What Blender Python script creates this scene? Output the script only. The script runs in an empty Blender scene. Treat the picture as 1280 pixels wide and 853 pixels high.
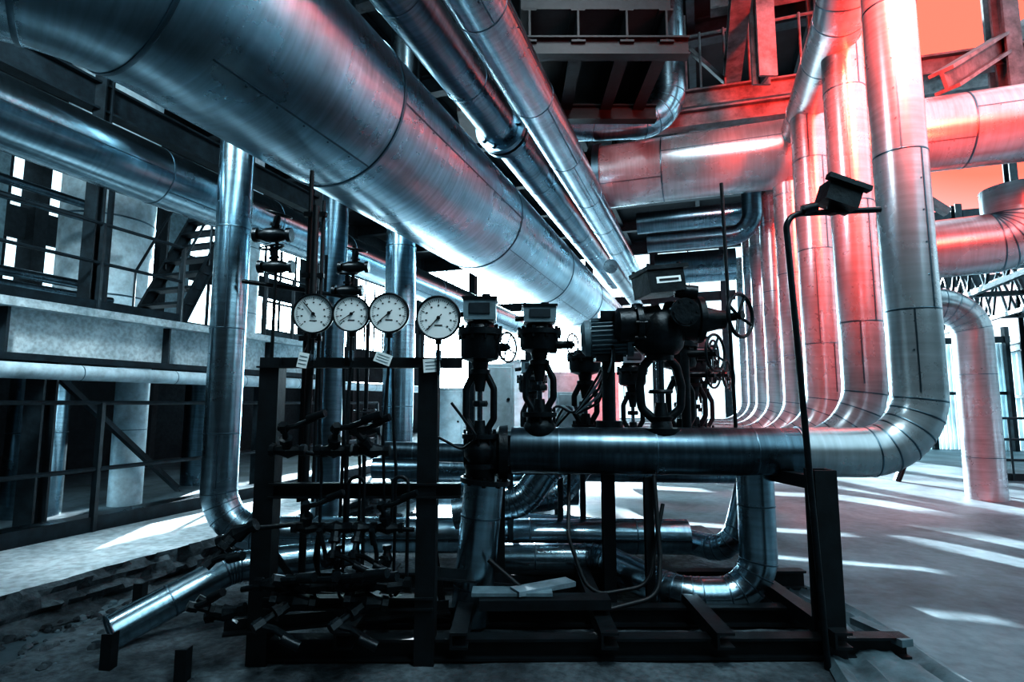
import bpy, math, random
from mathutils import Vector, Matrix, noise
random.seed(7)
scene=bpy.context.scene
V=Vector
# ---------------------------------------------------------------- plant grid
CA,SA=.946,.324
TH=math.atan2(SA,CA); RZ=Matrix.Rotation(TH,3,'Z')   # survey frame -> plant frame (walls parallel to X/Y)
def PL(r,s,z): return V((CA*r+SA*s,-SA*r+CA*s,z))
AX=V((SA,CA,0)).normalized(); CR=V((CA,-SA,0)).normalized()

# ---------------------------------------------------------------- materials
def newmat(n):
    m=bpy.data.materials.new(n); m.use_nodes=True
    nt=m.node_tree; bs=nt.nodes['Principled BSDF']
    return m,nt,bs
def ramp(nt,a,b,ca,cb):
    r=nt.nodes.new('ShaderNodeValToRGB')
    r.color_ramp.elements[0].position=a; r.color_ramp.elements[1].position=b
    r.color_ramp.elements[0].color=(*ca,1); r.color_ramp.elements[1].color=(*cb,1)
    return r
def sc(c,k): return tuple(min(1,x*k) for x in c)
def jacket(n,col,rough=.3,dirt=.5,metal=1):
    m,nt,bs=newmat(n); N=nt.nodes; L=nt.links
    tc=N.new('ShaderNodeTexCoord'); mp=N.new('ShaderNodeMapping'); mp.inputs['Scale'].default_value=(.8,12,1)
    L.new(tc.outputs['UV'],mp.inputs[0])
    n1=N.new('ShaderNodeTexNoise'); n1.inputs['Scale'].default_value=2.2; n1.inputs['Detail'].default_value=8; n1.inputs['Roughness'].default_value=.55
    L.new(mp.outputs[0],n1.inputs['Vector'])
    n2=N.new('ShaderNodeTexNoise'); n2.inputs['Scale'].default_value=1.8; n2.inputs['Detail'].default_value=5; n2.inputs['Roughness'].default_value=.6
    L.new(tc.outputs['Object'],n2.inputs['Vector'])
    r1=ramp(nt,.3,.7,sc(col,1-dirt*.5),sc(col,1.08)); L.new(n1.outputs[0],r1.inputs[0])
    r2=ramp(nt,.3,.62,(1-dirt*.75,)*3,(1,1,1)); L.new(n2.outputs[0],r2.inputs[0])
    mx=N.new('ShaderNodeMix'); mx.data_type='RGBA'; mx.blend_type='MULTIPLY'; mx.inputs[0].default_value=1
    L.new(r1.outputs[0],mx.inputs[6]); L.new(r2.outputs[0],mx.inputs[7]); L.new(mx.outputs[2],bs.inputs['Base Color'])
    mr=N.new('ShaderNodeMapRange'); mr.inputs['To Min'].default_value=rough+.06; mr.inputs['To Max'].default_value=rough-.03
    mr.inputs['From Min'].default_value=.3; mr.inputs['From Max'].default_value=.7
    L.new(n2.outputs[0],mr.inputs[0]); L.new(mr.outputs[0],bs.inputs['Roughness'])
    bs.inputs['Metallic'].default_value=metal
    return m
def solid(n,col,rough=.5,metal=0,var=.4,scale=8,bump=.2,spec=.5):
    m,nt,bs=newmat(n); N=nt.nodes; L=nt.links
    tc=N.new('ShaderNodeTexCoord'); n1=N.new('ShaderNodeTexNoise'); n1.inputs['Scale'].default_value=scale; n1.inputs['Detail'].default_value=8; n1.inputs['Roughness'].default_value=.65
    L.new(tc.outputs['Object'],n1.inputs['Vector'])
    r=ramp(nt,.32,.68,sc(col,1-var),sc(col,1+var)); L.new(n1.outputs[0],r.inputs[0]); L.new(r.outputs[0],bs.inputs['Base Color'])
    bs.inputs['Roughness'].default_value=rough; bs.inputs['Metallic'].default_value=metal; bs.inputs['Specular IOR Level'].default_value=spec
    if bump:
        bp=N.new('ShaderNodeBump'); bp.inputs['Strength'].default_value=bump; bp.inputs['Distance'].default_value=.02
        L.new(n1.outputs[0],bp.inputs['Height']); L.new(bp.outputs[0],bs.inputs['Normal'])
    return m
def concrete(n,c1,c2,scale=1.2,bump=.5,rough=.85,fine=.7):
    m,nt,bs=newmat(n); N=nt.nodes; L=nt.links
    tc=N.new('ShaderNodeTexCoord')
    a=N.new('ShaderNodeTexNoise'); a.inputs['Scale'].default_value=scale; a.inputs['Detail'].default_value=10; a.inputs['Roughness'].default_value=.62; a.inputs['Distortion'].default_value=.6
    b=N.new('ShaderNodeTexNoise'); b.inputs['Scale'].default_value=scale*14; b.inputs['Detail'].default_value=6
    L.new(tc.outputs['Object'],a.inputs['Vector']); L.new(tc.outputs['Object'],b.inputs['Vector'])
    r=ramp(nt,.36,.64,c1,c2); L.new(a.outputs[0],r.inputs[0])
    r2=ramp(nt,.35,.6,(fine,)*3,(1,1,1)); L.new(b.outputs[0],r2.inputs[0])
    mx=N.new('ShaderNodeMix'); mx.data_type='RGBA'; mx.blend_type='MULTIPLY'; mx.inputs[0].default_value=1
    L.new(r.outputs[0],mx.inputs[6]); L.new(r2.outputs[0],mx.inputs[7]); L.new(mx.outputs[2],bs.inputs['Base Color'])
    bs.inputs['Roughness'].default_value=rough
    bp=N.new('ShaderNodeBump'); bp.inputs['Strength'].default_value=bump; bp.inputs['Distance'].default_value=.02
    L.new(b.outputs[0],bp.inputs['Height']); L.new(bp.outputs[0],bs.inputs['Normal'])
    return m
def sheet(n,col):
    m,nt,bs=newmat(n); N=nt.nodes; L=nt.links
    out=N['Material Output']
    tr=N.new('ShaderNodeBsdfTranslucent'); mx=N.new('ShaderNodeMixShader'); mx.inputs[0].default_value=.45
    tc=N.new('ShaderNodeTexCoord'); a=N.new('ShaderNodeTexNoise'); a.inputs['Scale'].default_value=1.5; a.inputs['Detail'].default_value=6
    L.new(tc.outputs['Object'],a.inputs['Vector']); r=ramp(nt,.35,.65,sc(col,.6),col); L.new(a.outputs[0],r.inputs[0])
    L.new(r.outputs[0],bs.inputs['Base Color']); L.new(r.outputs[0],tr.inputs['Color']); bs.inputs['Roughness'].default_value=.6
    L.new(bs.outputs[0],mx.inputs[1]); L.new(tr.outputs[0],mx.inputs[2]); L.new(mx.outputs[0],out.inputs['Surface'])
    return m
M_BIG=jacket('aluminium_jacket_large',(.43,.61,.70),.27,.45)
M_JK=jacket('aluminium_jacket',(.45,.62,.70),.23,.5)
M_RISER=jacket('aluminium_jacket_riser',(.50,.57,.60),.27,.4,.6)
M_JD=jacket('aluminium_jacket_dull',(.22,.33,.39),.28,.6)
M_DARKP=jacket('oiled_steel_pipe',(.13,.20,.24),.28,.8,.9)
M_BAND=jacket('jacket_band',(.17,.26,.31),.35,.4)
M_IRON=solid('dark_iron',(.009,.016,.020),.33,.4,.5,14,.3)
M_IRON2=solid('black_painted_steel',(.005,.010,.013),.5,.0,.5,10,.2)
M_STEEL=solid('structural_steel',(.018,.031,.039),.5,.3,.5,5,.3)
M_STEELR=solid('light_grey_structural_steel',(.14,.15,.16),.6,.0,.5,5,.3)  # lighter grey steel for the overhead beams
M_GREY=solid('grey_paint',(.15,.22,.25),.4,.1,.3,9,.1)
M_PALE=solid('pale_enamel',(.48,.60,.65),.4,0,.3,5,.1)
M_WHITE=solid('dial_white',(.86,.92,.92),.4,0,.04,3,0)
M_BLK=solid('dial_black',(.01,.012,.015),.5,0,.1,3,0)
M_CHROME=solid('bezel_steel',(.35,.43,.48),.2,1,.2,20,0)
M_FLOOR=concrete('concrete_floor',(.040,.070,.086),(.18,.25,.28),.7,.2,.6,.8)
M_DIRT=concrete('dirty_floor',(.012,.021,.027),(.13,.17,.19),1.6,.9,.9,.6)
M_SLAB=concrete('concrete_slab',(.34,.43,.47),(.70,.79,.82),1.1,.4,.85,.7)
M_BEAM=concrete('painted_concrete',(.36,.46,.50),(.74,.84,.87),1.5,.4,.8,.7)
M_DARKWALL=concrete('near_black_wall',(.006,.012,.016),(.025,.038,.046),.8,.4,.9)  # near-black mottled concrete for walls and cladding
M_ROOF=solid('roof_deck',(.008,.013,.017),.7,.1,.5,2,.3)
M_SHEET=sheet('corrugated_translucent',(.62,.76,.80))
M_WOOD=solid('weathered_board',(.16,.22,.25),.7,0,.4,5,.3)
M_CLOTH=solid('tarpaulin',(.10,.15,.17),.6,0,.5,4,.4)

# ---------------------------------------------------------------- mesh builder
class B:
    def __init__(s,name): s.name=name; s.v=[]; s.f=[]; s.m=[]; s.uv=[]; s.mats=[]
    def mi(s,mat):
        if mat not in s.mats: s.mats.append(mat)
        return s.mats.index(mat)
    def add(s,vs,fs,mat,uvs=None):
        o=len(s.v); k=s.mi(mat); s.v+=[tuple(p) for p in vs]
        for i,f in enumerate(fs):
            s.f.append([o+j for j in f]); s.m.append(k)
            s.uv.append(uvs[i] if uvs else [(vs[j][0],vs[j][2]) for j in f])
    def box(s,c,size,mat,rot=None):
        c=V(c); h=V(size)*.5; R=rot if rot is not None else Matrix.Identity(3)
        vs=[c+R@V((x*h.x,y*h.y,z*h.z)) for x in(-1,1) for y in(-1,1) for z in(-1,1)]
        s.add(vs,[(0,1,3,2),(4,6,7,5),(0,4,5,1),(2,3,7,6),(0,2,6,4),(1,5,7,3)],mat)
    def frame(s,d,up=V((0,0,1))):
        d=d.normalized(); up=V(up)
        if abs(d.dot(up))>.98: up=V((0,1,0))
        x=d.cross(up).normalized(); z=x.cross(d).normalized()
        return x,d,z
    def beam(s,p0,p1,w,h,mat,kind='box',up=(0,0,1)):
        p0=V(p0);p1=V(p1); d=p1-p0; L=d.length; x,y,z=s.frame(d,up)
        R=Matrix((x,y,z)).transposed(); c=(p0+p1)/2; t=min(w,h)*.16
        if kind=='box': s.box(c,(w,L,h),mat,R)
        elif kind=='I':
            s.box(c,(t,L,h-2*t),mat,R); s.box(c+z*(h/2-t/2),(w,L,t),mat,R); s.box(c-z*(h/2-t/2),(w,L,t),mat,R)
        elif kind=='C':
            s.box(c-x*(w/2-t/2),(t,L,h),mat,R); s.box(c+z*(h/2-t/2)+x*t/2,(w-t,L,t),mat,R); s.box(c-z*(h/2-t/2)+x*t/2,(w-t,L,t),mat,R)
        elif kind=='L':
            s.box(c-x*(w/2-t/2),(t,L,h),mat,R); s.box(c-z*(h/2-t/2)+x*t/2,(w-t,L,t),mat,R)
    def lathe(s,o,ax,prof,mat,n=24):
        o=V(o); x,d,z=s.frame(V(ax)); vs=[];fs=[];uv=[]
        for t,r in prof:
            for k in range(n):
                a=2*math.pi*k/n; vs.append(o+d*t+(x*math.cos(a)+z*math.sin(a))*max(r,1e-5))
        l=0
        for i in range(len(prof)-1):
            l2=l+math.hypot(prof[i+1][0]-prof[i][0],prof[i+1][1]-prof[i][1])
            rr=max(prof[i][1],prof[i+1][1])
            for k in range(n):
                k2=(k+1)%n; fs.append((i*n+k,i*n+k2,(i+1)*n+k2,(i+1)*n+k))
                u0=2*math.pi*k/n*rr;u1=2*math.pi*(k+1)/n*rr
                uv.append([(u0,l),(u1,l),(u1,l2),(u0,l2)])
            l=l2
        s.add(vs,fs,mat,uv)
    def cyl(s,p0,p1,r,mat,n=20,r1=None):
        p0=V(p0);p1=V(p1);L=(p1-p0).length; r1=r if r1 is None else r1
        s.lathe(p0,p1-p0,[(0,0),(0,r),(L,r1),(L,0)],mat,n)
    def torus(s,c,ax,R,r,mat,n=28,m=8):
        x,d,z=s.frame(V(ax)); c=V(c); vs=[];fs=[]
        for i in range(n):
            a=2*math.pi*i/n; e=x*math.cos(a)+z*math.sin(a)
            for j in range(m):
                b=2*math.pi*j/m; vs.append(c+e*(R+r*math.cos(b))+d*(r*math.sin(b)))
        for i in range(n):
            for j in range(m):
                fs.append((i*m+j,((i+1)%n)*m+j,((i+1)%n)*m+(j+1)%m,i*m+(j+1)%m))
        s.add(vs,fs,mat)
    def tube(s,pts,r,mat,fil=.0,n=24,seg=8,seams=0,band=None,gore=True,cap=True,lap=None):
        pts=[V(p) for p in pts]; out=[(pts[0],False)]
        for i in range(1,len(pts)-1):
            a,b,c=pts[i-1],pts[i],pts[i+1]; d1=(b-a).normalized(); d2=(c-b).normalized()
            th=d1.angle(d2)
            if fil<=0 or th<.05: out.append((b,False)); continue
            t=min(fil*math.tan(th/2),(b-a).length*.49,(c-b).length*.49); R=t/math.tan(th/2)
            p0=b-d1*t; nrm=(d2-d1*d2.dot(d1)).normalized(); ce=p0+nrm*R
            for k in range(seg+1):
                f=th*k/seg; out.append((ce+(-nrm*math.cos(f)+d1*math.sin(f))*R,True))
        out.append((pts[-1],False))
        P=[p for p,_ in out]; T=[]
        for i in range(len(P)):
            if i==0: t=P[1]-P[0]
            elif i==len(P)-1: t=P[-1]-P[-2]
            else: t=(P[i]-P[i-1]).normalized()+(P[i+1]-P[i]).normalized()
            T.append(t.normalized())
        x,_,z=s.frame(T[0]); X=x; vs=[];fs=[];uv=[];l=0;Ls=[0]
        for i,p in enumerate(P):
            if i: l+=(P[i]-P[i-1]).length; Ls.append(l)
            X=(X-T[i]*X.dot(T[i])).normalized(); Z=X.cross(T[i])
            for j in range(n):
                a=2*math.pi*j/n; vs.append(p+(X*math.cos(a)+Z*math.sin(a))*r)
        for i in range(len(P)-1):
            for j in range(n):
                j2=(j+1)%n; fs.append((i*n+j,(i+1)*n+j,(i+1)*n+j2,i*n+j2))
                u0=2*math.pi*j/n*r;u1=2*math.pi*(j+1)/n*r
                uv.append([(u0,Ls[i]),(u0,Ls[i+1]),(u1,Ls[i+1]),(u1,Ls[i])])
        s.add(vs,fs,mat,uv)
        if cap:
            for p,t,q in((P[0],T[0],-1),(P[-1],T[-1],1)):
                s.lathe(p,t*q,[(0,r),(.001,r*.5),(.002,0)],mat,n)
        if seams:
            bm=band or mat; w=max(.010,r*.04)
            def ring(p,t):
                s.lathe(p-t*w/2,t,[(0,r*.99),(0,r*1.008+.001),(w*.5,r*1.012+.0015),(w,r*1.008+.001),(w,r*.99)],bm,n)
            for i in range(len(P)-1):
                d=P[i+1]-P[i]; q=d.length
                if out[i][1] and gore and i%2==0: ring(P[i],T[i])
                if q>seams*.9:
                    k=int(q/seams); e=d.normalized()
                    for m_ in range(1,k+1): ring(P[i]+d*((m_-.5)/k),e)
                    if lap:
                        for m_ in range(k+1):
                            a0=max(0,(m_-.5)/k); a1=min(1,(m_+.5)/k); L_=V(lap[m_%len(lap)]); o=(L_-e*L_.dot(e)).normalized()
                            s.beam(P[i]+d*a0+o*(r+.001),P[i]+d*a1+o*(r+.001),.010,.005,bm,up=o)
                            tn=e.cross(o); nn=int(q*(a1-a0)/.22)
                            for u in range(1,nn): c=P[i]+d*(a0+(a1-a0)*u/nn)+o*r+tn*.02; s.cyl(c-o*.005,c+o*.004,.006,bm,6)
        return s
    def wheel(s,c,ax,R,mat,sp=4,r=None):
        r=r or R*.08; c=V(c); x,d,z=s.frame(V(ax)); s.torus(c,ax,R,r,mat,28,8)
        for k in range(sp):
            a=2*math.pi*k/sp+.4; e=x*math.cos(a)+z*math.sin(a); s.cyl(c-d*R*.12,c+e*R,r*.8,mat,8)
        s.cyl(c-d*R*.3,c+d*R*.12,R*.2,mat,12)
    def flange(s,c,ax,R,t,mat,nb=8):
        c=V(c); x,d,z=s.frame(V(ax)); s.cyl(c-d*t/2,c+d*t/2,R,mat,24)
        for k in range(nb):
            a=2*math.pi*k/nb; e=x*math.cos(a)+z*math.sin(a); s.cyl(c+e*R*.8-d*t,c+e*R*.8+d*t,R*.09,mat,6)
    def done(s,bevel=0):
        me=bpy.data.meshes.new(s.name)
        vv=[RZ@V(p) for p in s.v]
        lo=V([min(p[i] for p in vv) for i in range(3)]); hi=V([max(p[i] for p in vv) for i in range(3)])
        c=(lo+hi)/2; c.z=lo.z
        me.from_pydata([tuple(p-c) for p in vv],[],s.f)
        for m in s.mats: me.materials.append(m)
        me.polygons.foreach_set('material_index',s.m)
        me.polygons.foreach_set('use_smooth',[True]*len(s.f))
        ul=me.uv_layers.new(name='UVMap'); flat=[]
        for u in s.uv:
            for a in u: flat+= [a[0],a[1]]
        ul.data.foreach_set('uv',flat)
        me.validate(); me.update(); me.set_sharp_from_angle(angle=math.radians(38))
        ob=bpy.data.objects.new(s.name,me); ob.location=c; scene.collection.objects.link(ob)
        if bevel:
            b=ob.modifiers.new('bevel','BEVEL'); b.width=bevel; b.segments=2; b.limit_method='ANGLE'
        return ob

def pipe(name,pts,r,mat=M_JK,fil=None,n=32,seams=.9,**k):
    b=B(name); b.tube(pts,r,mat,fil if fil is not None else r*2.6,n,seg=k.pop('seg',10),seams=seams,band=M_BAND,**k); return b

# ================================================================ room
ROT=Matrix.Rotation(-TH,3,'Z')
b=B('floor'); 
b.box(PL(-2,10,-.05),(60,60,.1),M_FLOOR,ROT); b.done()
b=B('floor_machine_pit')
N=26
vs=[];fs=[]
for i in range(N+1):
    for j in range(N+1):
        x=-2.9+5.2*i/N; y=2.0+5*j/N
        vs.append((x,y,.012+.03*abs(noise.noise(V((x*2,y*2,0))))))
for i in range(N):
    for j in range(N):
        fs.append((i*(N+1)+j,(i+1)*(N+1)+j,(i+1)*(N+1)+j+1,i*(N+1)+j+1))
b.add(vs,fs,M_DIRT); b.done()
# raised slab with a broken edge
b=B('concrete_slab'); vs=[];fs=[];K=260
prof=[(-.02,.245),(.02,.22),(.03,.18),(.02,.14),(.07,.11),(.05,.07),(.06,.04),(.16,.0)]
rows=[-6.5,-5.2,-4.7,-4.5]
for i in range(K+1):
    s_=-2+16*i/K
    for r_ in rows: vs.append(PL(r_,s_,.25))
    for k,(o,z) in enumerate(prof):
        nz=noise.noise(V((s_*3,k*.5,1)))*.12+noise.noise(V((s_*11,k*1.6,5)))*.09+noise.noise(V((s_*29,k*2.1,9)))*.04
        vs.append(PL(-4.38+o+nz,s_,z+nz*.2))
W_=len(rows)+len(prof)
for i in range(K):
    for j in range(W_-1): 
        fs.append((i*W_+j,i*W_+j+1,(i+1)*W_+j+1,(i+1)*W_+j))
b.add(vs,fs,M_SLAB); k=b.mi(M_DIRT)
for i in range(len(b.f)):
    if i%(W_-1)>=4: b.m[i]=k
b.done()
b=B('rubble')
for i in range(620):
    s_=random.uniform(1,7); c=PL(-4.15+random.uniform(-.1,.6)**1,s_,0); r=random.uniform(.008,.04)
    b.lathe(c,(random.uniform(-.4,.4),random.uniform(-.4,.4),1),[(0,0),(r*.2,r*random.uniform(.7,1.2)),(r*.8,r*.8),(r*1.2,0)],M_DIRT if i%4 else M_FLOOR,6)
b.done()
# roof
b=B('ceiling')
b.box(PL(-6,9,9.1),(17,34,.15),M_ROOF,ROT)
for s_ in range(-4,26,3):
    b.beam(PL(-14,s_,8.8),PL(2.4,s_,8.8),.25,.45,M_STEEL,'I')
for r_ in (-12,-9,-6,-3,0,2.2): b.beam(PL(r_,-6,8.9),PL(r_,26,8.9),.15,.22,M_STEEL,'I')
b.done()
b=B('wall_front')  # wall behind the viewpoint
b.beam(PL(-14,-7,4.6),PL(10,-7,4.6),.2,9.2,M_DARKWALL); b.done()
b=B('wall_back')
for r_ in range(-14,16,3): b.beam(PL(r_,26,0),PL(r_,26,9),.35,.35,M_STEEL,'I',up=AX)
for z,h in ((.3,.6),(6.2,.4),(8.7,.7)): b.beam(PL(-14,26,z),PL(15,26,z),.2,h,M_STEEL)
for r_ in [x*1.5-14 for x in range(20)]: b.beam(PL(r_,26.05,0),PL(r_,26.05,9),.05,.05,M_STEEL)
b.done()
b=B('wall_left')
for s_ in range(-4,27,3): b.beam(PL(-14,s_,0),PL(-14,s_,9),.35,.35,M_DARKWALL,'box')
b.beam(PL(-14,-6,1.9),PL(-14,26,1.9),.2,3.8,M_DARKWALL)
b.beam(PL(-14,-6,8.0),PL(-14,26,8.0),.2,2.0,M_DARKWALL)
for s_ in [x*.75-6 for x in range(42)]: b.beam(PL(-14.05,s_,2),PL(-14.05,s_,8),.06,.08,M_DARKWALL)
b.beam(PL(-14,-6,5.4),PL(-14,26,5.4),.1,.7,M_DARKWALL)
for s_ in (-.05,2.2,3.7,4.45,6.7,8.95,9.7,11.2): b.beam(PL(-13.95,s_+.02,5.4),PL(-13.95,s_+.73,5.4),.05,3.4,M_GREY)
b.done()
b=B('wall_right') # corrugated translucent sheeting at low level, dark cladding further forward
vs=[];fs=[];n_=240
for i in range(n_+1):
    s_=6+20*i/n_; o=.05*(1 if (i//2)%2 else -1)
    vs+= [PL(9.5+o,s_,0),PL(9.5+o,s_,3.2)]
for i in range(n_): fs.append((2*i,2*i+2,2*i+3,2*i+1))
b.add(vs,fs,M_SHEET)
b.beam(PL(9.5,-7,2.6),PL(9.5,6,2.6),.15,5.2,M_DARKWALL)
b.beam(PL(9.4,4,3.25),PL(9.4,26,3.25),.15,.25,M_STEEL,'I'); b.beam(PL(9.4,4,1.7),PL(9.4,26,1.7),.08,.1,M_STEEL)
for s_ in range(5,27,4): b.beam(PL(9.3,s_,0),PL(9.3,s_,9),.25,.25,M_STEEL,'I')
b.done()
b=B('wall_sheet_back')
vs=[];fs=[]
for i in range(n_+1):
    r_=2.5+6.7*i/n_; o=.05*(1 if (i//2)%2 else -1); vs+=[PL(r_,22+o,0),PL(r_,22+o,3.4)]
for i in range(n_): fs.append((2*i,2*i+2,2*i+3,2*i+1))
b.add(vs,fs,M_SHEET)
for r_ in (2.6,4.8,7,9.1): b.beam(PL(r_,21.8,0),PL(r_,21.8,3.9),.14,.14,M_STEEL)
b.beam(PL(2.5,21.8,3.5),PL(9.2,21.8,3.5),.1,.2,M_STEEL); b.beam(PL(2.5,21.85,1.8),PL(9.2,21.85,1.8),.06,.1,M_STEEL)
b.done()

# roof truss at right
b=B('roof_truss')
for r0,s0 in ((3.5,15),(3.5,19)):
    for z in (3.9,5.1): b.beam(PL(r0,s0,z),PL(9.1,s0,z+(.0 if z<4 else .5)),.12,.12,M_STEEL,'L')
    for i in range(7):
        r_=r0+i*.8; b.beam(PL(r_,s0,3.9),PL(r_+.4,s0,5.15),.06,.06,M_STEEL); b.beam(PL(r_+.4,s0,5.15),PL(r_+.8,s0,3.9),.06,.06,M_STEEL)
b.done()
b=B('roof_truss')
for r0 in (5.2,7.2):
    for z in (3.7,4.6): b.beam(PL(r0,9,z),PL(r0,22,z),.1,.1,M_STEEL,'L')
    for i in range(16):
        s_=9+i*.8; b.beam(PL(r0,s_,3.7),PL(r0,s_+.4,4.6),.05,.05,M_STEEL); b.beam(PL(r0,s_+.4,4.6),PL(r0,s_+.8,3.7),.05,.05,M_STEEL)
b.done()
b=B('steel_brace'); b.beam((9.3,10.2,0.0),(10.8,10.2,4.4),.16,.16,M_STEEL,'I'); b.done()
b=B('steel_brace'); b.beam((8.3,10.8,2.2),(7.4,11.0,0),.10,.10,M_STEEL,'I'); b.done()

# upper steelwork top-right
b=B('overhead_steelwork'); S=M_STEELR
b.beam((3.35,7.0,5.75),(3.35,7.0,8.3),.24,.24,S,'I')
b.beam((5.4,6.6,5.5),(8.5,8.2,7.6),.28,.28,S,'I')
b.beam((2.0,9.0,6.45),(9.5,6.6,6.3),.2,.3,S,'I')
b.beam((2.9,7.6,7.3),(9.5,5.3,7.1),.2,.3,S,'I')
b.beam((5.0,8.5,5.4),(5.0,8.5,8.3),.25,.25,S,'I')
b.beam((6.9,7.3,5.4),(6.9,7.3,8.3),.22,.22,S,'I')
b.beam((7.9,8.5,5.4),(7.9,8.5,8.3),.25,.25,S,'I')
b.beam((2.6,5.6,6.9),(4.4,11.0,6.9),.25,.35,S,'I')
b.beam((2.95,9.3,5.4),(2.95,9.3,8.3),.22,.22,S,'I')
b.beam((2.2,8.6,5.95),(4.3,8.0,5.95),.2,.28,S,'I')
b.beam((3.0,9,7.6),(4.6,8.6,5.6),.1,.1,S,'L')
b.beam((4.0,12,7.8),(11,9.8,7.8),.25,.4,S,'I'); b.beam((5.5,12,5.4),(9,11,8),.15,.15,S,'L'); b.beam((9,11.2,5.4),(6,11.8,8),.15,.15,S,'L')
for k in range(7): b.cyl((2.4+.35*k,8.9-.12*k,6.6),(2.4+.35*k,8.9-.12*k,7.6),.02,S,8)
b.cyl((2.3,9,7.6),(4.8,8.15,7.6),.025,S,8)
b.done()
b=B('overhead_platform')
b.box((.95,7.5,6.0),(1.7,3.2,.12),M_IRON2); 
for x in (.2,.75,1.3,1.75): b.beam((x,5.9,5.75),(x,9.1,5.75),.16,.4,M_IRON2,'I')
for y in (5.95,7.4,8.9): b.beam((.05,y,5.5),(2.0,y,5.5),.14,.22,M_IRON2,'I')
b.box((.98,7.0,7.3),(1.75,1.4,2.5),M_IRON2)
b.cyl((.1,6.0,6.55),(1.85,6.0,6.55),.03,M_IRON2,8)
b.box((.0,8.2,6.9),(1.6,1.0,2.4),M_IRON2)
b.beam((.2,9,5.5),(.2,9,8.3),.2,.2,M_IRON2,'I'); b.beam((1.8,9,5.5),(1.8,9,8.3),.2,.2,M_IRON2,'I')
b.done()

# ================================================================ big overhead pipes
def axp(lat,z,s0,s1,rise=.0): return [PL(-lat,s0,z+rise*s0),PL(-lat,s1,z+rise*s1)]
LB=[(.5,-.3,-.9),(.9,-.3,-.1),(.6,-.2,-.6)]
pipe('steam_main_pipe',[PL(-7,.95,3.67)]+axp(2.53,3.66,.95,15.5,.006),.60,M_BIG,fil=1.0,n=72,seams=2.3,seg=8,lap=LB).done()
pipe('insulated_pipe',axp(5.33,3.85,1.7,16),.30,M_JK,n=40,seams=1.5,lap=LB).done()
pipe('insulated_pipe',axp(1.39,4.27,-1,14),.20,M_JK,n=36,seams=1.2,lap=LB).done()
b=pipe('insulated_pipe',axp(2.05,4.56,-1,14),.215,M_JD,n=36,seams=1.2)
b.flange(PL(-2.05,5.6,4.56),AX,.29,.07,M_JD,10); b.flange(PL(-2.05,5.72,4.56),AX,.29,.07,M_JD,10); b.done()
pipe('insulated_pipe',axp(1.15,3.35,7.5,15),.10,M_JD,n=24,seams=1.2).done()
# cross headers
c0=V((1.45,8.16,4.9)); 
b=pipe('header_duct',[c0-CR*.1,c0+CR*9],.46,M_RISER,n=56,seams=1.7,lap=[(0,-1,-.6),(0,-1,.2)]); b.cyl(c0-CR*.16,c0-CR*.06,.50,M_BAND,48); b.done()
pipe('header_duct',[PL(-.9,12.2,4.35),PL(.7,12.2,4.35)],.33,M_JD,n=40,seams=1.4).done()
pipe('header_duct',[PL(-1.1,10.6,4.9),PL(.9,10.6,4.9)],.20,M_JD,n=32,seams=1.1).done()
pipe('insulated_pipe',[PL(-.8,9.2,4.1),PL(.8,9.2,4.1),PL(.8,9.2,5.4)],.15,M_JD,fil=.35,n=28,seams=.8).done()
pipe('exhaust_duct',[V((2.36,8.0,8.4)),V((2.36,8.0,5.72)),V((.5,8.0,5.65))],.26,M_JK,fil=.5,n=36,seams=1.0).done()
# right axis pipe
pipe('insulated_pipe',[PL(1.3,5.0,8.4),PL(1.3,5.0,5.03),PL(1.3,18,5.03)],.23,M_RISER,fil=.6,n=36,seams=1.1).done()

# right vertical row
vr=[(2.82,3.9,.17,1.16),(3.2,5.1,.18,1.05),(3.5,6.3,.19,1.0),(3.78,7.4,.19,.95),(4.11,8.6,.19,.95),(4.5,9.9,.19,.95),(4.95,11.3,.19,.95),(5.4,12.8,.19,.95)]
for i,(x,y,r,z) in enumerate(vr):
    top=8.4 if i<2 else 4.85
    if i==0: pts=[V((x,y,top)),V((x,y,z)),V((1.98,3.965,z))]
    else: pts=[V((x,y,top)),V((x,y,z)),V((x,y,z))-CR*(2.6 if i<3 else 3.4)]
    b=pipe('riser_pipe',pts,r,M_RISER,fil=.62,n=40,seams=1.0,seg=12,lap=[(-.6,-1,0),(.2,-1,0)] if i<4 else None)
    b.done()
b=pipe('header_pipe',[V((.0,4.12,1.16)),V((2.02,3.962,1.16))],.165,M_DARKP,n=40,seams=.62); b.torus((2.0,3.964,1.16),(1,-.078,0),.168,.010,M_BAND,40); b.done()
# right distant pipes
pipe('ventilation_duct',[V((7.1,7.6,4.5)),V((7.1,7.6,3.75)),V((5.2,8.4,3.7))],.42,M_RISER,fil=.85,n=40,seams=1.0,seg=14).done()
pipe('ventilation_duct',[V((10.5,8.4,4.1)),V((5.2,10.2,4.0))],.34,M_RISER,n=40,seams=1.0).done()
pipe('ventilation_duct',[V((5.6,9.4,3.1)),V((7.45,9.0,3.1)),V((7.45,9.0,.0))],.27,M_RISER,fil=.5,n=36,seams=1.1).done()

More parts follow.
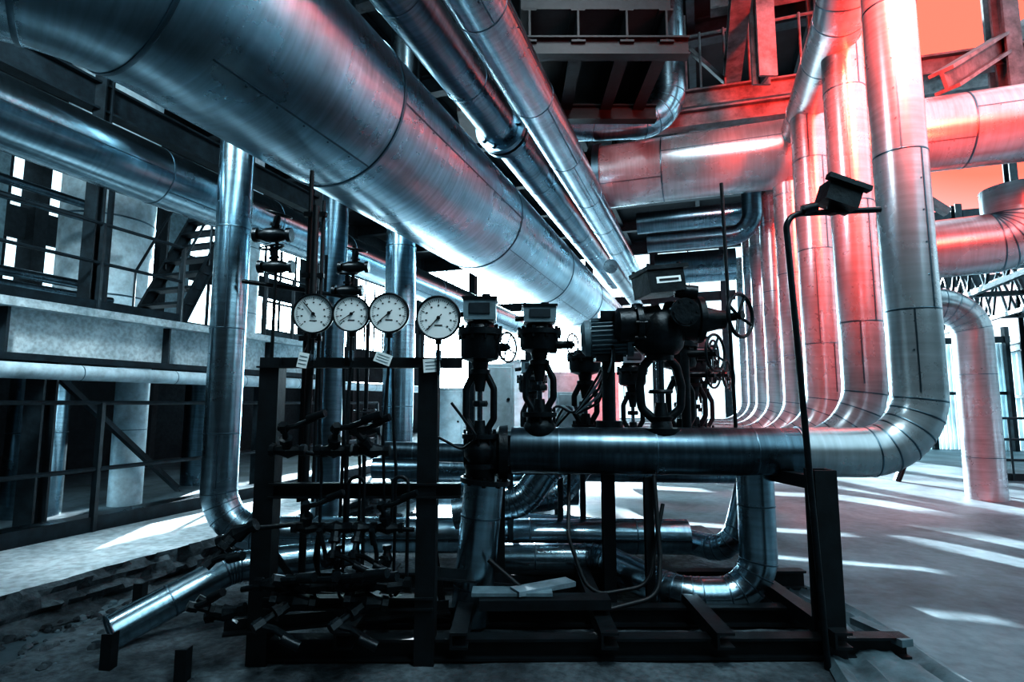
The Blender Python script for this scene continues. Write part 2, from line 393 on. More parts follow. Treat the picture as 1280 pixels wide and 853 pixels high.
# ================================================================ left risers
pipe('riser_pipe',[V((-2.66,5.2,6.5)),V((-2.66,5.2,.33)),V((1.6,5.3,.28))],.155,M_JK,fil=.42,n=36,seams=.85,seg=12,lap=[(.3,-1,0),(-.5,-1,0)]).done()
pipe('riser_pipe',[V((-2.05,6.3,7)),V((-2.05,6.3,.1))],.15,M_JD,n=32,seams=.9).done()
pipe('riser_pipe',[V((-1.42,7.0,7)),V((-1.42,7.0,.45)),V((.8,7.0,.45))],.19,M_JK,fil=.5,n=32,seams=.9).done()
b=pipe('drain_pipe',[V((-2.42,3.55,.12)),V((-1.95,4.05,.36)),V((-1.2,4.5,.36))],.105,M_JK,fil=.3,n=32,seams=.35); b.torus(V((-2.42,3.55,.12)),V((.47,.5,.24)),.105,.008,M_BAND,32); b.done()

# lower runs
pipe('condensate_pipe',[V((1.72,4.05,1.12)),V((1.72,4.05,.17)),V((1.15,4.05,.17)),V((.72,4.7,.24)),V((-.2,4.7,.24))],.125,M_JK,fil=.28,n=36,seams=.5,seg=10).done()
pipe('condensate_pipe',[V((-.3,5.9,.30)),V((1.4,5.7,.22)),V((1.9,5.0,.22)),V((2.1,5.0,.9))],.11,M_JK,fil=.25,n=32,seams=.6).done()
pipe('condensate_pipe',[V((1.1,4.95,1.05)),V((.35,4.95,1.0)),V((.1,4.95,.65)),V((-.5,4.95,.55))],.13,M_JK,fil=.3,n=32,seams=.5).done()
pipe('condensate_pipe',[V((1.9,6.2,.95)),V((.85,6.2,.95)),V((.5,6.2,.5)),V((-.3,6.2,.4))],.14,M_JK,fil=.3,n=32,seams=.5).done()
b=pipe('drop_leg_pipe',[V((-.19,3.92,.96)),V((-.28,3.92,.05))],.135,M_JK,n=36,seams=.4); b.flange(V((-.185,3.92,.97)),(.09,0,1),.17,.03,M_IRON); b.done()
pipe('header_pipe',[V((-1.2,5.35,1.05)),V((-.1,5.35,1.02))],.09,M_DARKP,n=28,seams=.5).done()
pipe('header_pipe',[V((-1.6,6.6,.75)),V((2.6,6.4,.72))],.12,M_JD,n=28,seams=.6).done()

# ================================================================ skid frame
b=B('skid_frame')
def post(x,y,z0,z1,w=.11,kind='C'): b.beam((x,y,z0),(x,y,z1),w,w,M_IRON2,kind,up=(0,1,0))
for (x0,y0,x1,y1,z,h) in ((-1.5,3.42,2.3,3.45,.09,.12),(-1.5,4.55,2.3,4.6,.12,.14),(-1.2,3.9,2.0,3.9,.10,.12)):
    b.beam((x0,y0,z),(x1,y1,z),.1,h,M_IRON2,'I')
for x in (-.95,-.3,.55,1.2,1.86): b.beam((x,3.3,.17),(x,4.7,.17),.1,.09,M_IRON2,'C')
post(1.86,3.45,0,1.1,.13); post(1.86,4.35,0,1.0,.10); post(.72,4.3,0,1.0,.09); post(.95,4.0,0,.98,.06); post(-.1,4.5,0,1.0,.09)
b.beam((1.86,3.4,1.02),(1.86,4.4,.98),.09,.08,M_IRON2,'C'); b.beam((-.1,4.45,.98),(1.9,4.4,.98),.08,.06,M_IRON2,'L')
b.beam((-.5,3.45,.5),(.2,4.5,.12),.07,.07,M_IRON2,'L')
b.beam((-.2,3.6,.28),(.6,3.62,.28),.14,.06,M_IRON2)
b.done()
b=B('skid_board'); b.box((.20,3.72,.335),(.42,.12,.03),M_WOOD,Matrix.Rotation(.5,3,'Z')); b.box((.0,3.66,.325),(.5,.14,.02),M_GREY); b.done()

# gauge rack
b=B('gauge_rack')
post(-1.45,3.4,0,1.77,.115); post(-.50,3.4,0,1.73,.115); 
b.beam((-1.52,3.36,1.74),(-.30,3.36,1.74),.07,.065,M_IRON2,'L')
b.beam((-1.42,3.36,.99),(-.30,3.36,.99),.07,.085,M_IRON2,'C')
b.beam((-1.42,3.36,.36),(-.45,3.36,.36),.07,.07,M_IRON2,'C')
b.beam((-1.62,3.3,.24),(-.40,3.75,.20),.07,.07,M_IRON2,'L')
b.beam((-1.45,3.4,.42),(-.4,3.9,.10),.05,.05,M_IRON2,'L')
b.beam((-1.45,3.4,.72),(-1.45,4.2,.1),.05,.05,M_IRON2,'L')
b.beam((-.5,3.4,.9),(-.5,4.2,.1),.05,.05,M_IRON2,'L')
b.cyl((-1.25,3.46,.35),(-1.25,3.46,2.75),.022,M_IRON2,10); b.cyl((-1.30,3.5,.9),(-1.30,3.5,3.0),.014,M_IRON2,8); b.cyl((-1.215,3.5,.9),(-1.215,3.5,2.8),.010,M_IRON2,8)
for z in (1.9,2.3,2.7): b.box((-1.26,3.48,z),(.14,.03,.03),M_IRON2)
b.done()

def gauge(x,y,z,r,needle):
    b=B('pressure_gauge'); c=V((x,y,z)); f=V((-x*.25,-y,-.12)).normalized()
    X,D,Z=b.frame(f); X=-X
    b.lathe(c-f*.05,f,[(0,0),(0,r*.92),(.045,r*.95),(.05,r*1.04),(.062,r*1.04),(.066,r*.97),(.058,r*.94)],M_IRON,40)
    b.lathe(c,f,[(.004,r*.95),(.0045,0)],M_WHITE,40)
    b.torus(c+f*.012,f,r*.99,r*.05,M_IRON,40,8)
    for k in range(41):
        a=math.radians(225-270*k/40); l=.16 if k%5==0 else .08
        e=X*math.cos(a)+Z*math.sin(a); w=.010 if k%5==0 else .005
        p=c+f*.006; b.beam(p+e*r*(.86-l),p+e*r*.86,r*w*3.2,.001,M_BLK,up=f)
    for k in range(0,9):
        a=math.radians(225-270*k/8); e=X*math.cos(a)+Z*math.sin(a); q=c+f*.006+e*r*.58
        b.beam(q-X*r*.04,q+X*r*.04,r*.06,.001,M_BLK,up=f)
    a=math.radians(needle); e=X*math.cos(a)+Z*math.sin(a)
    b.beam(c+f*.012-e*r*.22,c+f*.012+e*r*.75,r*.045,.002,M_BLK,up=f); b.cyl(c+f*.004,c+f*.018,r*.08,M_BLK,16)
    b.beam(c+f*.006-Z*r*.35-X*r*.18,c+f*.006-Z*r*.35+X*r*.18,r*.05,.001,M_BLK,up=f)
    b.cyl(c-f*.02-V((0,0,r)),c-f*.02-V((0,0,r+.03)),.02,M_IRON,6)
    b.cyl(c-f*.02-V((0,0,r+.02)),V((x,y+.02,1.66)),.009,M_IRON,10)
    b.cyl((x,y+.02,1.75),(x,y+.02,1.81),.017,M_CHROME,6)
    b.done()
for g in ((-1.19,3.32,2.03,.118,130),(-.962,3.32,2.03,.108,215),(-.737,3.32,2.035,.118,222),(-.435,3.28,2.0,.128,228)): gauge(*g)

def needle_valve(c,ax,hd,s=1.0,mat=M_IRON,lever=True):
    b=B('needle_valve'); c=V(c); ax=V(ax).normalized(); hd=V(hd).normalized()
    b.lathe(c-ax*.07*s,ax,[(0,0),(0,.024*s),(.02*s,.024*s),(.022*s,.017*s),(.04*s,.02*s),(.07*s,.032*s),(.10*s,.02*s),(.118*s,.017*s),(.12*s,.024*s),(.14*s,.024*s),(.14*s,0)],mat,8)
    b.lathe(c,hd,[(0,0),(0,.022*s),(.045*s,.02*s),(.047*s,.026*s),(.065*s,.026*s),(.067*s,.012*s),(.12*s,.010*s),(.12*s,0)],mat,8)
    x,_,z=b.frame(hd)
    if lever:
        e=(ax+hd*.12).normalized()
        b.tube([c+hd*.115*s-e*.02*s,c+hd*.12*s+e*.05*s,c+hd*.15*s+e*.13*s],.011*s,mat,.02,8,4); b.cyl(c+hd*.15*s+e*.10*s,c+hd*.17*s+e*.17*s,.015*s,mat,10)
        b.cyl(c+hd*.10*s,c+hd*.135*s,.018*s,mat,6)
    else: b.wheel(c+hd*.12*s,hd,.038*s,mat,3,.006*s)
    b.done()
# impulse lines
b=B('impulse_tubing')
t=.009
for i,x in enumerate((-1.12,-.985,-.905,-.70)):
    y=3.27+.01*i
    b.tube([(x,y,1.7),(x+.01,y,1.35),(x+.03,y,1.1),(x+.03,y,.55),(x+.0,y+.04,.4),(x+.1,y+.3,.32)],t,M_IRON,.05,10,5)
for x in (-.93,-.68):
    b.tube([(x,3.26,.82),(x,3.26,1.08),(x+.09,3.26,1.08),(x+.09,3.26,.5),(x+.02,3.3,.42)],.010,M_IRON,.045,10,6)
b.tube([(-1.42,3.25,.80),(-1.2,3.25,.82),(-.55,3.25,.79)],.014,M_IRON,.03,10)
b.tube([(-1.38,3.26,1.26),(-1.1,3.26,1.20),(-.75,3.26,1.22)],.012,M_IRON,.03,10)
b.tube([(-1.5,3.24,.47),(-1.2,3.22,.52),(-.66,3.24,.50)],.016,M_IRON,.03,10)
b.tube([(-.962,3.35,1.74),(-.98,3.3,1.3),(-.985,3.3,.85)],t,M_IRON,.03,10)
b.tube([(-.737,3.35,1.74),(-.75,3.3,1.3),(-.73,3.3,.85)],t,M_IRON,.03,10)
b.tube([(-1.1,3.3,.79),(-1.12,3.3,.62),(-1.1,3.35,.47)],.013,M_IRON,.03,10)
b.tube([(-.35,3.25,1.5),(-.2,3.3,1.3),(-.3,3.4,1.22),(-.45,3.4,1.3)],.008,M_IRON,.05,10)
b.done()
for x in (-1.15,-.99,-.86,-.70): needle_valve((x,3.25,.80),(1,0,0),(random.uniform(-.3,.3),-.5,random.choice((1,-.9))),1.25)
for x in (-1.28,-1.02,-.80): needle_valve((x,3.25,1.23),(1,0,0),(random.uniform(-.6,.2),-.4,.5),1.45)
for x in (-1.3,-1.1,-.9,-.68): needle_valve((x,3.23,.50),(1,.0,0),(random.uniform(-.9,.9),-.6,.3),1.7)
for x in (-1.2,-.8): needle_valve((x,3.20,.42),(1,.3,-.2),(-.5,-.6,-.3),1.7)
for x in (-.99,-.71): needle_valve((x,3.29,.62),(0,0,1),(-.2,-1,.1),1.1)
needle_valve((-1.52,3.2,.78),(1,0,.5),(-.6,-.6,-.8),1.6); needle_valve((-1.56,3.2,.36),(1,0,.2),(-.8,-.6,.4),1.5)
b=B('lever_handle'); b.beam((-1.66,3.18,.42),(-1.50,3.2,.30),.035,.02,M_IRON); b.cyl((-1.66,3.18,.42),(-1.70,3.16,.45),.022,M_IRON,10); b.done()

def tag(c,w,h,rot):
    b=B('identification_tag'); R=Matrix.Rotation(rot,3,'Y'); c=V(c); b.box(c,(w,.004,h),M_WHITE,R)
    for k in range(3): b.box(c+R@V((0,-.003,h*(.25-.25*k))),(w*.75,.002,h*.05),M_GREY,R)
    b.tube([c+V((0,0,h*.5)),c+V((.01,.03,h*.5+.05))],.002,M_BLK,0,6); b.done()
tag((-.76,3.29,1.76),.10,.065,.35); tag((-.475,3.31,1.72),.10,.08,-.08); tag((-1.235,3.3,1.75),.06,.09,.2)

# ================================================================ control valves
def control_valve(x,y,zb,zt,k=1.0,box=True,wheel=None):
    b=B('control_valve'); H=zt-zb
    o=V((x,y,zb))
    b.lathe(o-V((0,0,.16*k)),(0,0,1),[(0,0),(0,.10*k),(.03*k,.10*k),(.035*k,.07*k),(.08*k,.105*k),(.14*k,.11*k),(.19*k,.08*k),(.2*k,.12*k),(.23*k,.12*k),(.232*k,.05*k)],M_IRON,24)
    z1=zb+.07*k; yh=H*.42
    for q in range(8):
        a=q*math.pi/4; b.cyl((x+.1*k*math.cos(a),y+.1*k*math.sin(a),zb+.0*k),(x+.1*k*math.cos(a),y+.1*k*math.sin(a),zb+.1*k),.010*k,M_IRON,6)
    b.cyl((x,y,z1),(x,y,z1+yh),.018*k,M_CHROME,12)
    b.cyl((x,y,z1),(x,y,z1+.09*k),.045*k,M_IRON,16,.035*k); b.cyl((x,y,z1+yh-.12*k),(x,y,z1+yh),.03*k,M_IRON,16,.05*k)
    for sgn in (-1,1):
        b.tube([(x+sgn*.035*k,y,z1),(x+sgn*.095*k,y,z1+.10*k),(x+sgn*.095*k,y,z1+yh-.1*k),(x+sgn*.045*k,y,z1+yh)],.024*k,M_IRON,.05*k,10,5)
    b.lathe((x,y,z1+yh*.45),(0,0,1),[(0,0),(0,.05*k),(.02*k,.055*k),(.04*k,.05*k),(.04*k,0)],M_IRON,8)
    z2=z1+yh; ha=H*.60-.07*k
    b.lathe((x,y,z2),(0,0,1),[(0,0),(0,.07*k),(.03*k,.07*k),(.035*k,.05*k),(.08*k,.06*k),(.10*k,.125*k),(.13*k,.135*k),(ha*.5,.135*k),(ha*.52,.155*k),(ha*.60,.155*k),(ha*.62,.11*k),(ha*.70,.09*k),(ha*.72,0)],M_IRON,28)
    for q in range(10):
        a=q*math.pi/5; b.cyl((x+.14*k*math.cos(a),y+.14*k*math.sin(a),z2+ha*.46),(x+.14*k*math.cos(a),y+.14*k*math.sin(a),z2+ha*.65),.012*k,M_IRON,6)
    if box:
        b.box((x,y-.02*k,z2+ha*.86),(.22*k,.2*k,ha*.30),M_GREY); b.box((x,y-.02*k,z2+ha*1.0),(.24*k,.22*k,ha*.04),M_IRON); b.box((x,y-.125*k,z2+ha*.86),(.14*k,.01,ha*.14),M_STEEL)
        b.cyl((x+.04*k,y,z2+ha),(x+.04*k,y,z2+ha*1.09),.03*k,M_IRON,12); b.cyl((x-.1*k,y-.05,z2+ha*.8),(x-.17*k,y-.05,z2+ha*.78),.018*k,M_IRON,10)
    if wheel:
        wx,wz,R=wheel; b.cyl((x,y,z2+wz),(x+wx,y-.05,z2+wz),.028*k,M_IRON,12); b.lathe((x+wx*.3,y-.02,z2+wz),(1,-.1,0),[(0,.0),(0,.06*k),(.05,.06*k),(.06,.035*k),(.06,0)],M_IRON,16)
        b.wheel((x+wx,y-.05,z2+wz),(1,-.75,0),R,M_IRON,4)
    b.done(); return z2
control_valve(-.22,3.86,1.22,2.19,1.0,True,wheel=(.19,.18,.10))
control_valve(.20,4.08,1.36,2.18,1.05,True,wheel=(.24,.14,.08))
control_valve(.62,4.75,1.25,2.05,1.0,False)
control_valve(1.42,4.75,1.2,2.2,1.05,True,wheel=(.28,.2,.13))
control_valve(1.75,5.4,1.2,2.1,1.05,True,wheel=(.3,.12,.13))
control_valve(2.1,6.2,1.15,2.1,1.05,True,wheel=(.3,.15,.14))
control_valve(1.2,5.6,1.15,2.0,1.0,True)
control_valve(.2,5.6,1.1,1.9,1.0,True)

# large electric actuator valve
b=B('motorized_valve'); x,y=1.07,4.05
b.lathe((x,y,1.28),(0,0,1),[(0,0),(0,.14),(.04,.14),(.045,.08),(.09,.07),(.12,.09),(.13,0)],M_IRON,28)
for sgn in (-1,1):
    b.tube([(x+sgn*.05,y,1.38),(x+sgn*.14,y,1.46),(x+sgn*.15,y,1.62),(x+sgn*.12,y,1.76),(x+sgn*.05,y,1.84)],.032,M_IRON,.08,12,6)
b.cyl((x,y,1.35),(x,y,1.85),.028,M_CHROME,16); b.cyl((x,y,1.38),(x,y,1.5),.055,M_IRON,20,.04)
b.torus((x,y,1.58),(0,0,1),.075,.014,M_IRON); 
b.lathe((x,y,1.80),(0,0,1),[(0,0),(0,.10),(.04,.10),(.05,.13),(.10,.17),(.20,.19),(.30,.18),(.36,.13),(.38,0)],M_IRON,32)
b.lathe((x-.33,y-.02,2.06),(1,0,.03),[(0,0),(0,.08),(.015,.105),(.03,.125),(.14,.13),(.15,.155),(.19,.155),(.2,.13),(.32,.14)],M_IRON,28)
for q in range(8):
    a=q*math.pi/4; b.cyl((x-.20,y-.02+.145*math.cos(a),2.06+.145*math.sin(a)),(x-.12,y-.02+.145*math.cos(a),2.06+.145*math.sin(a)),.012,M_IRON,6)
b.lathe((x+.05,y-.02,2.10),(1,0,0),[(0,.13),(.12,.15),(.2,.15),(.21,.17),(.25,.17),(.26,.10),(.38,.07),(.42,.07),(.42,0)],M_IRON,28)
b.cyl((x+.12,y,2.12),(x+.12,y-.26,2.12),.085,M_IRON,24); b.flange((x+.12,y-.24,2.12),(0,1,0),.10,.03,M_IRON,6)
R=Matrix.Rotation(-.14,3,'Y')@Matrix.Rotation(.25,3,'Z')
b.box((x-.02,y-.1,2.35),(.28,.25,.17),M_IRON,R); b.box((x-.02,y-.1,2.44),(.32,.29,.03),M_IRON,R)
for sx in (-1,1):
    for sy in (-1,1): b.cyl(V((x-.02,y-.1,2.35))+R@V((sx*.12,sy*.11,.08)),V((x-.02,y-.1,2.35))+R@V((sx*.12,sy*.11,.125)),.012,M_IRON,6)
b.box(V((x-.02,y-.1,2.35))+R@V((.01,-.128,0)),(.19,.008,.045),M_WHITE,R); b.box(V((x-.02,y-.1,2.35))+R@V((.01,-.134,0)),(.15,.004,.014),M_BLK,R)
b.cyl((x+.1,y-.1,2.30),(x+.25,y-.12,2.28),.05,M_IRON,16)
b.cyl((x+.4,y-.02,2.10),(x+.54,y-.03,2.12),.025,M_IRON,12)
b.cyl((x+.5,y+.02,2.12),(x+.56,y-.08,2.12),.03,M_IRON,12)
b.wheel((x+.56,y-.10,2.12),(.75,-1,0),.155,M_IRON,4,.014)
b.done()
b=B('handwheel'); b.wheel((1.64,4.5,1.90),(.9,-1,0),.15,M_IRON,4); b.cyl((1.64,4.5,1.90),(1.42,4.6,1.90),.03,M_IRON,12); b.cyl((1.42,4.6,1.93),(1.42,4.6,1.2),.04,M_IRON,12); b.done()
b=B('handwheel'); b.wheel((1.78,4.95,1.75),(.9,-1,0),.12,M_IRON,4); b.cyl((1.78,4.95,1.75),(1.5,5.0,1.75),.03,M_IRON,12); b.cyl((1.5,5,1.80),(1.5,5,1.2),.04,M_IRON,12); b.done()
# finned motor
b=B('electric_motor'); c=V((.52,4.2,1.98)); ax=V((1,-.12,.04)).normalized(); X,D,Z=b.frame(ax)
b.lathe(c-ax*.0,ax,[(0,0),(0,.10),(.03,.135),(.07,.14),(.075,.125),(.33,.125),(.335,.15),(.38,.15),(.38,.06),(.42,.05),(.42,0)],M_GREY,32)
for k in range(26):
    a=2*math.pi*k/26; e=X*math.cos(a)+Z*math.sin(a); b.beam(c+ax*.08+e*.135,c+ax*.33+e*.135,.006,.03,M_GREY,up=e)
b.box(c+ax*.2+V((0,-.05,.15)),(.14,.12,.07),M_IRON); b.box(c+ax*.2+V((0,0,-.16)),(.2,.14,.05),M_IRON)
b.cyl(c+ax*.2-V((0,0,.16)),c+ax*.2-V((0,0,.62)),.05,M_IRON,16); b.cyl(c+ax*.2-V((0,0,.62)),c+ax*.2-V((0,0,.76)),.1,M_IRON,20)
b.done()
b=B('pipe_tee'); b.lathe((-.33,3.95,1.16),(1,.02,0),[(0,0),(0,.10),(.03,.10),(.03,.08),(.10,.13),(.22,.15),(.24,.18),(.30,.185),(.30,0)],M_IRON,32); b.cyl((-.22,3.93,.98),(-.22,3.9,1.3),.10,M_IRON,24); b.done()

# pale instrument cabinets / vessels behind
def cabinet(x,y,z,w,d,h,name='instrument_cabinet'):
    b=B(name); b.box((x,y,z+h/2),(w,d,h),M_PALE); b.box((x,y-d/2-.008,z+h/2),(w*.86,.016,h*.9),M_PALE); b.cyl((x+w*.35,y-d/2-.03,z+h*.5),(x+w*.35,y-d/2,z+h*.5),.015,M_IRON,8)
    for sx in (-1,1): b.beam((x+sx*w*.4,y,0),(x+sx*w*.4,y,z),.05,.05,M_STEEL)
    b.done(.01)
cabinet(-.15,5.0,1.22,.34,.25,.62); cabinet(.55,5.3,1.15,.26,.2,.45); cabinet(.95,7.6,1.0,.9,.5,.9); cabinet(-.9,7.8,.8,.5,.4,.9)
b=B('storage_vessel'); b.lathe((.1,9.0,.0),(0,0,1),[(0,0),(.0,.5),(1.9,.5),(2.1,.35),(2.2,0)],M_PALE,40); b.done()
b=B('cable_bundle')
for i in range(5):
    b.tube([(.62+i*.02,4.3,2.1),(.75,4.1-i*.03,1.95-.03*i),(.66,4.3,1.7-.05*i),(.5,4.5,1.4),(.35+.05*i,4.7,1.5),(.3,4.9,1.2)],.010,M_PALE if i%2 else M_IRON,.12,8,5)
b.done()
b=B('drain_hose')
b.tube([(.98,3.95,1.0),(.97,3.8,.5),(.93,3.7,.28),(.6,3.65,.22),(.1,3.7,.3),(-.15,3.72,.5)],.016,M_IRON2,.15,10,6)
b.tube([(.42,4.2,1.0),(.38,3.9,.6),(.5,3.8,.25),(.9,3.85,.3),(1.05,4.0,.8)],.013,M_IRON2,.15,10,6)
b.done()

# conduit with floodlight at right
b=B('conduit_floodlight')
b.tube([(2.24,3.3,2.67),(1.66,3.3,2.64),(1.70,3.3,1.6),(1.76,3.3,0.01)],.018,M_IRON,.10,12,8)
b.box((1.98,3.28,2.74),(.20,.14,.13),M_IRON,Matrix.Rotation(.35,3,'Y')); b.box((2.0,3.2,2.80),(.26,.05,.03),M_IRON,Matrix.Rotation(.35,3,'Y'))
b.cyl((1.95,3.3,2.64),(1.95,3.3,2.76),.03,M_IRON,12); b.cyl((1.84,3.28,2.68),(1.76,3.28,2.66),.03,M_IRON,12)
b.done()
b=B('conduit'); b.tube([(1.63,4.2,3.2),(1.66,4.2,1.3),(1.7,4.2,1.25)],.014,M_IRON,.05,10); b.done()

def gate_valve(c,k=1,tilt=0):
    b=B('gate_valve'); c=V(c); u=V((tilt,-.15,1)).normalized()
    b.lathe(c-V((.13*k,0,0)),(1,0,0),[(0,0),(0,.05*k),(.03*k,.05*k),(.035*k,.03*k),(.09*k,.05*k),(.17*k,.05*k),(.225*k,.03*k),(.23*k,.05*k),(.26*k,.05*k),(.26*k,0)],M_IRON,18)
    b.cyl(c,c+u*.13*k,.024*k,M_IRON,12); b.lathe(c+u*.06*k,u,[(0,0),(0,.04*k),(.02*k,.04*k),(.02*k,0)],M_IRON,8); b.wheel(c+u*.15*k,u,.085*k,M_IRON,4); b.done()
for c,k,t in (((-2.15,4.9,3.0),1.3,.3),((-2.13,4.95,2.72),1.2,-.2),((-1.50,5.2,2.78),1.1,.2),((-1.55,5.2,2.55),1.1,0),((-1.4,5.4,1.25),1.2,0)): gate_valve(c,k,t)
b=B('conduit')
for x,y,z in ((-2.13,4.95,3.1),(-1.52,5.25,3.0),(-1.9,5.6,3.0)): b.cyl((x,y,0),(x,y,z),.016,M_IRON,8)
b.tube([(-2.45,5.0,2.6),(-1.6,5.2,2.5),(-1.4,5.4,2.3),(-1.4,5.4,0)],.02,M_IRON,.1,10); b.done()

# ================================================================ left platform structure
b=B('platform_structure')
b.beam(PL(-7.5,-1,2.34),PL(-7.5,10,2.34),.25,.62,M_BEAM)
b.beam(PL(-7.3,-1,2.62),PL(-7.3,10,2.62),.25,.10,M_BEAM); b.beam(PL(-7.35,-1,2.02),PL(-7.35,10,2.02),.15,.08,M_STEEL)
b.beam(PL(-9.5,-1,2.62),PL(-9.5,10,2.62),3.8,.12,M_BEAM)
for s_ in (1,3,5,7,9): b.beam(PL(-11.5,s_,2.4),PL(-7.6,s_,2.4),.15,.35,M_STEEL,'I')
b.beam(PL(-12.6,-1,1.3),PL(-12.6,10,1.3),.1,2.6,M_DARKWALL)
for s_ in (.5,4.6,8.2): b.beam(PL(-7.6,s_,.0),PL(-7.6,s_,2.1),.22,.22,M_STEEL,'I')
for s_ in (3.2,5.0,9.5): b.beam(PL(-7.55,s_,2.6),PL(-7.55,s_,6.5),.16,.16,M_STEEL,'I')
b.beam(PL(-7.6,-1,5.6),PL(-7.6,10,5.6),.2,.4,M_STEEL,'I')
b.beam(PL(-7.6,4.6,2.0),PL(-7.6,6.6,.2),.1,.1,M_STEEL,'L')
for s_ in (2,4,6,8): b.beam(PL(-7.34,s_,2.05),PL(-7.34,s_,2.65),.1,.04,M_STEEL)
b.done()
def railing(name,r,s0,s1,z,h,mat,n,d=.03,rails=(1,.5),toe=True,cross=False):
    b=B(name)
    f=(lambda t:PL(r,t,0)) if not cross else (lambda t:PL(t,r,0))
    for q in rails: b.cyl(f(s0)+V((0,0,z+h*q)),f(s1)+V((0,0,z+h*q)),d,mat,10)
    for i in range(n+1):
        t=s0+(s1-s0)*i/n; b.beam(f(t)+V((0,0,z)),f(t)+V((0,0,z+h)),.05,.05,mat,'L')
    if toe: b.beam(f(s0)+V((0,0,z+.07)),f(s1)+V((0,0,z+.07)),.02,.14,mat)
    b.done()
railing('guard_rail',-5.7,-1,9,.25,1.25,M_STEEL,6,.022,(1,.48),True)
b=B('curb'); b.beam(PL(-5.9,-1,.30),PL(-5.9,12,.30),.25,.14,M_DARKP); b.done()
railing('guard_rail',-7.35,-1,6.2,2.67,1.15,M_STEEL,6,.022,(1,.55),True)
railing('guard_rail',-7.35,7.9,10,2.67,1.15,M_STEEL,3,.022,(1,.55),True)
railing('guard_rail',13.6,5.0,9.1,0,1.2,M_STEEL,14,.025,(1,.66,.33),True,cross=True)
railing('guard_rail',8.3,8,13.4,0,1.2,M_PALE,6,.022,(1,.66,.33),True)
# staircase
b=B('steel_staircase')
def st(t,side): return PL(-8.0-side*1.0, 6.7+t*1.1 , 2.7+t*2.3)
for sd in (0,1): b.beam(st(0,sd),st(1,sd),.06,.20,M_STEEL,'C')
for k in range(8):
    t=(k+.5)/8; b.beam(st(t,0),st(t,1),.26,.04,M_STEEL)
for sd in (0,1):
    b.cyl(st(0,sd)+V((0,0,1)),st(1,sd)+V((0,0,1)),.022,M_STEEL,8)
    for t in (0,.5,1): b.cyl(st(t,sd),st(t,sd)+V((0,0,1)),.018,M_STEEL,8)
b.done()
def column(name,r,s,z0,z1,R,mat): pipe(name,[PL(r,s,z0),PL(r,s,z1)],R,mat,n=40,seams=1.2).done()
column('vertical_duct',-8.6,5.2,.0,2.2,.33,M_JK); column('vertical_duct',-8.2,6.2,.0,2.2,.22,M_PALE)
column('vertical_duct',-10.6,7.3,2.7,8.5,.75,M_PALE); column('vertical_duct',-9.6,9.5,2.7,8.5,.4,M_PALE); column('vertical_duct',-10.4,3.6,2.7,8.5,.35,M_JD)
column('vertical_duct',-9.0,8.2,0,2.2,.3,M_JD); column('vertical_duct',-9.3,3.4,.0,2.2,.3,M_DARKP)
pipe('insulated_pipe',[PL(-7.0,-1,1.85),PL(-7.0,14,1.85)],.09,M_PALE,seams=1.2).done()
b=B('pipe_rack')
for i,z in enumerate((3.1,3.3,4.4,4.7)): b.tube([PL(-8.8-.2*i,-1,z),PL(-8.8-.2*i,6.2,z)],.05+.02*(i%2),M_DARKP,0,14)
for s_ in (0,2,4,6): b.beam(PL(-8.7,s_,2.68),PL(-8.7,s_,4.9),.06,.06,M_STEEL)
b.done()
for s_ in (1.5,2.4): 
    b=B('electrical_box'); c=PL(-8.2,s_,2.68); b.box(c+V((0,0,.55)),(.5,.3,1.1),M_GREY); b.box(c+V((0,-.16,.6)),(.4,.03,.8),M_STEEL); b.done(.01)

# foreground small items
b=B('anchor_stub')
for x,y,h in ((-2.45,3.85,.32),(-1.75,3.15,.2),(-2.25,3.3,.22)): b.beam((x,y,0),(x,y,h),.06,.06,M_IRON2,'L',up=(0,1,0))
b.done()
b=B('tarpaulin'); n1,n2=40,18; vs=[];fs=[]
for i in range(n1+1):
    for j in range(n2+1):
        t=i/n1; x=2.15+.1*math.sin(t*5)+(.12+.3*t)*(j/n2-.5)*2; y=4.9-2.2*t
        vs.append((x,y,.03+.09*abs(noise.noise(V((x*7,y*2.2,0))))*(1-abs(j/n2-.5)*1.6)+.03*max(0,math.sin(j*1.3))))
for i in range(n1):
    for j in range(n2): fs.append((i*(n2+1)+j,(i+1)*(n2+1)+j,(i+1)*(n2+1)+j+1,i*(n2+1)+j+1))
b.add(vs,fs,M_CLOTH); b.done()
b=B('floor_board'); b.box((2.22,3.55,.13),(.08,.36,.04),M_CLOTH,Matrix.Rotation(.25,3,'Z')); b.done()

# ================================================================ light
w=bpy.data.worlds.new('sky'); scene.world=w; w.use_nodes=True; nt=w.node_tree; N=nt.nodes; L=nt.links
bg=N['Background']; tc=N.new('ShaderNodeTexCoord')
nr=N.new('ShaderNodeVectorMath'); nr.operation='NORMALIZE'; L.new(tc.outputs['Generated'],nr.inputs[0])
def dirdot(d):
    dp=N.new('ShaderNodeVectorMath'); dp.operation='DOT_PRODUCT'; L.new(nr.outputs[0],dp.inputs[0]); dp.inputs[1].default_value=(RZ@V(d)).normalized(); return dp
r=ramp(nt,.91,.98,(.64,.89,1.0),(1.0,.15,.11)); L.new(dirdot((.90,.92,.70)).outputs['Value'],r.inputs[0]); L.new(r.outputs[0],bg.inputs['Color'])  # red patch put into the sky to tint the upper right and its reflections
g=ramp(nt,.92,1.0,(0,0,0),(1,1,1)); g.color_ramp.interpolation='EASE'; L.new(dirdot((-.143,1,.22)).outputs['Value'],g.inputs[0])
ml=N.new('ShaderNodeMath'); ml.operation='MULTIPLY_ADD'; ml.inputs[1].default_value=32; ml.inputs[2].default_value=1.7
L.new(g.outputs[0],ml.inputs[0]); L.new(ml.outputs[0],bg.inputs['Strength'])
def look(ob,t): ob.rotation_euler=(V(t)-ob.location).to_track_quat('-Z','Y').to_euler()
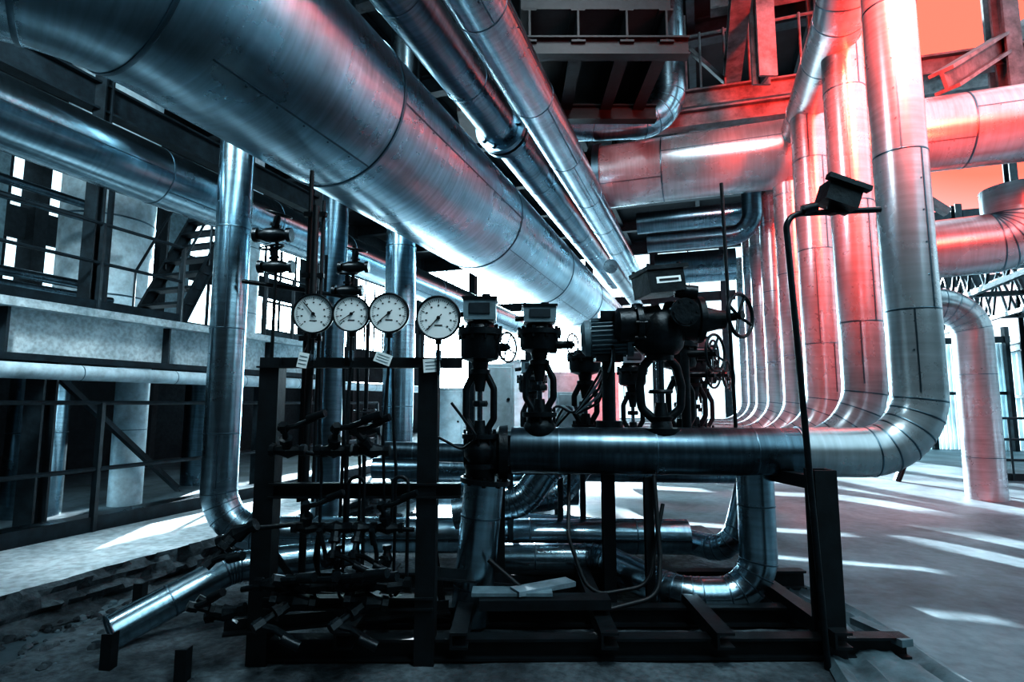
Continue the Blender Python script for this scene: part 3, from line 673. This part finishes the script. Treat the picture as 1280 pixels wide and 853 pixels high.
def lamp(n,typ,loc,tgt,e,col,**k):
    l=bpy.data.lights.new(n,typ); l.energy=e; l.color=col
    for a,v in k.items(): setattr(l,a,v)
    o=bpy.data.objects.new(n,l); o.location=RZ@V(loc); scene.collection.objects.link(o); look(o,RZ@V(tgt)); return o
lamp('sun','SUN',(-2,14,5.2),(0.2,0,.7),24,(.85,.95,1.0),angle=.012)
RED=(1,.04,.018)  # spots below are added out of view to tint the right-hand pipes and steelwork red
lamp('added_red_spot','SPOT',(4.3,2.6,3.2),(3.9,5.8,6.0),3000,RED,shadow_soft_size=.3,spot_size=1.25,spot_blend=.9)
lamp('added_red_spot','SPOT',(2.2,3.0,6.4),(5.2,6.8,4.8),2600,RED,shadow_soft_size=.3,spot_size=1.1,spot_blend=.9)
lamp('added_red_spot','SPOT',(4.4,.2,5.6),(4.6,6,5.2),5500,RED,shadow_soft_size=.8,spot_size=.75,spot_blend=.8)
lamp('added_red_spot','SPOT',(4.3,1.3,3.8),(2.95,3.9,4.6),2200,RED,shadow_soft_size=.5,spot_size=.66,spot_blend=.9)
lamp('added_red_spot','SPOT',(3.2,1.3,6.0),(2.95,4.0,4.1),5500,RED,shadow_soft_size=.6,spot_size=.58,spot_blend=.9)
lamp('added_red_spot','SPOT',(2.0,1.9,5.9),(3.05,4.2,4.2),4500,RED,shadow_soft_size=.5,spot_size=.56,spot_blend=.9)
lamp('added_red_spot','SPOT',(3.0,2.4,3.6),(3.3,6.0,7.6),1800,RED,shadow_soft_size=.3,spot_size=.95,spot_blend=.9)
lamp('added_fill_area','AREA',PL(-4.6,.5,6.5),PL(-7.5,4.5,2.2),420,(.80,.94,1),size=1.2)  # added area lamp, brightens the left platform beam and slab
lamp('added_fill_area','AREA',(1.2,1.0,7.5),(-.5,5,3),280,(.80,.94,1),shape='RECTANGLE',size=.35,size_y=3.0)  # added long area lamp, gives the overhead pipes their streak highlights
# ================================================================ camera
cam=bpy.data.cameras.new('camera'); cam.sensor_width=36; cam.lens=700/1280*36; cam.clip_end=200
co=bpy.data.objects.new('camera',cam); co.location=(0,0,1.5); co.rotation_euler=(math.radians(96.3),0,TH); scene.collection.objects.link(co); scene.camera=co
scene.view_settings.view_transform='Standard'
try: scene.view_settings.look='High Contrast'
except Exception: pass
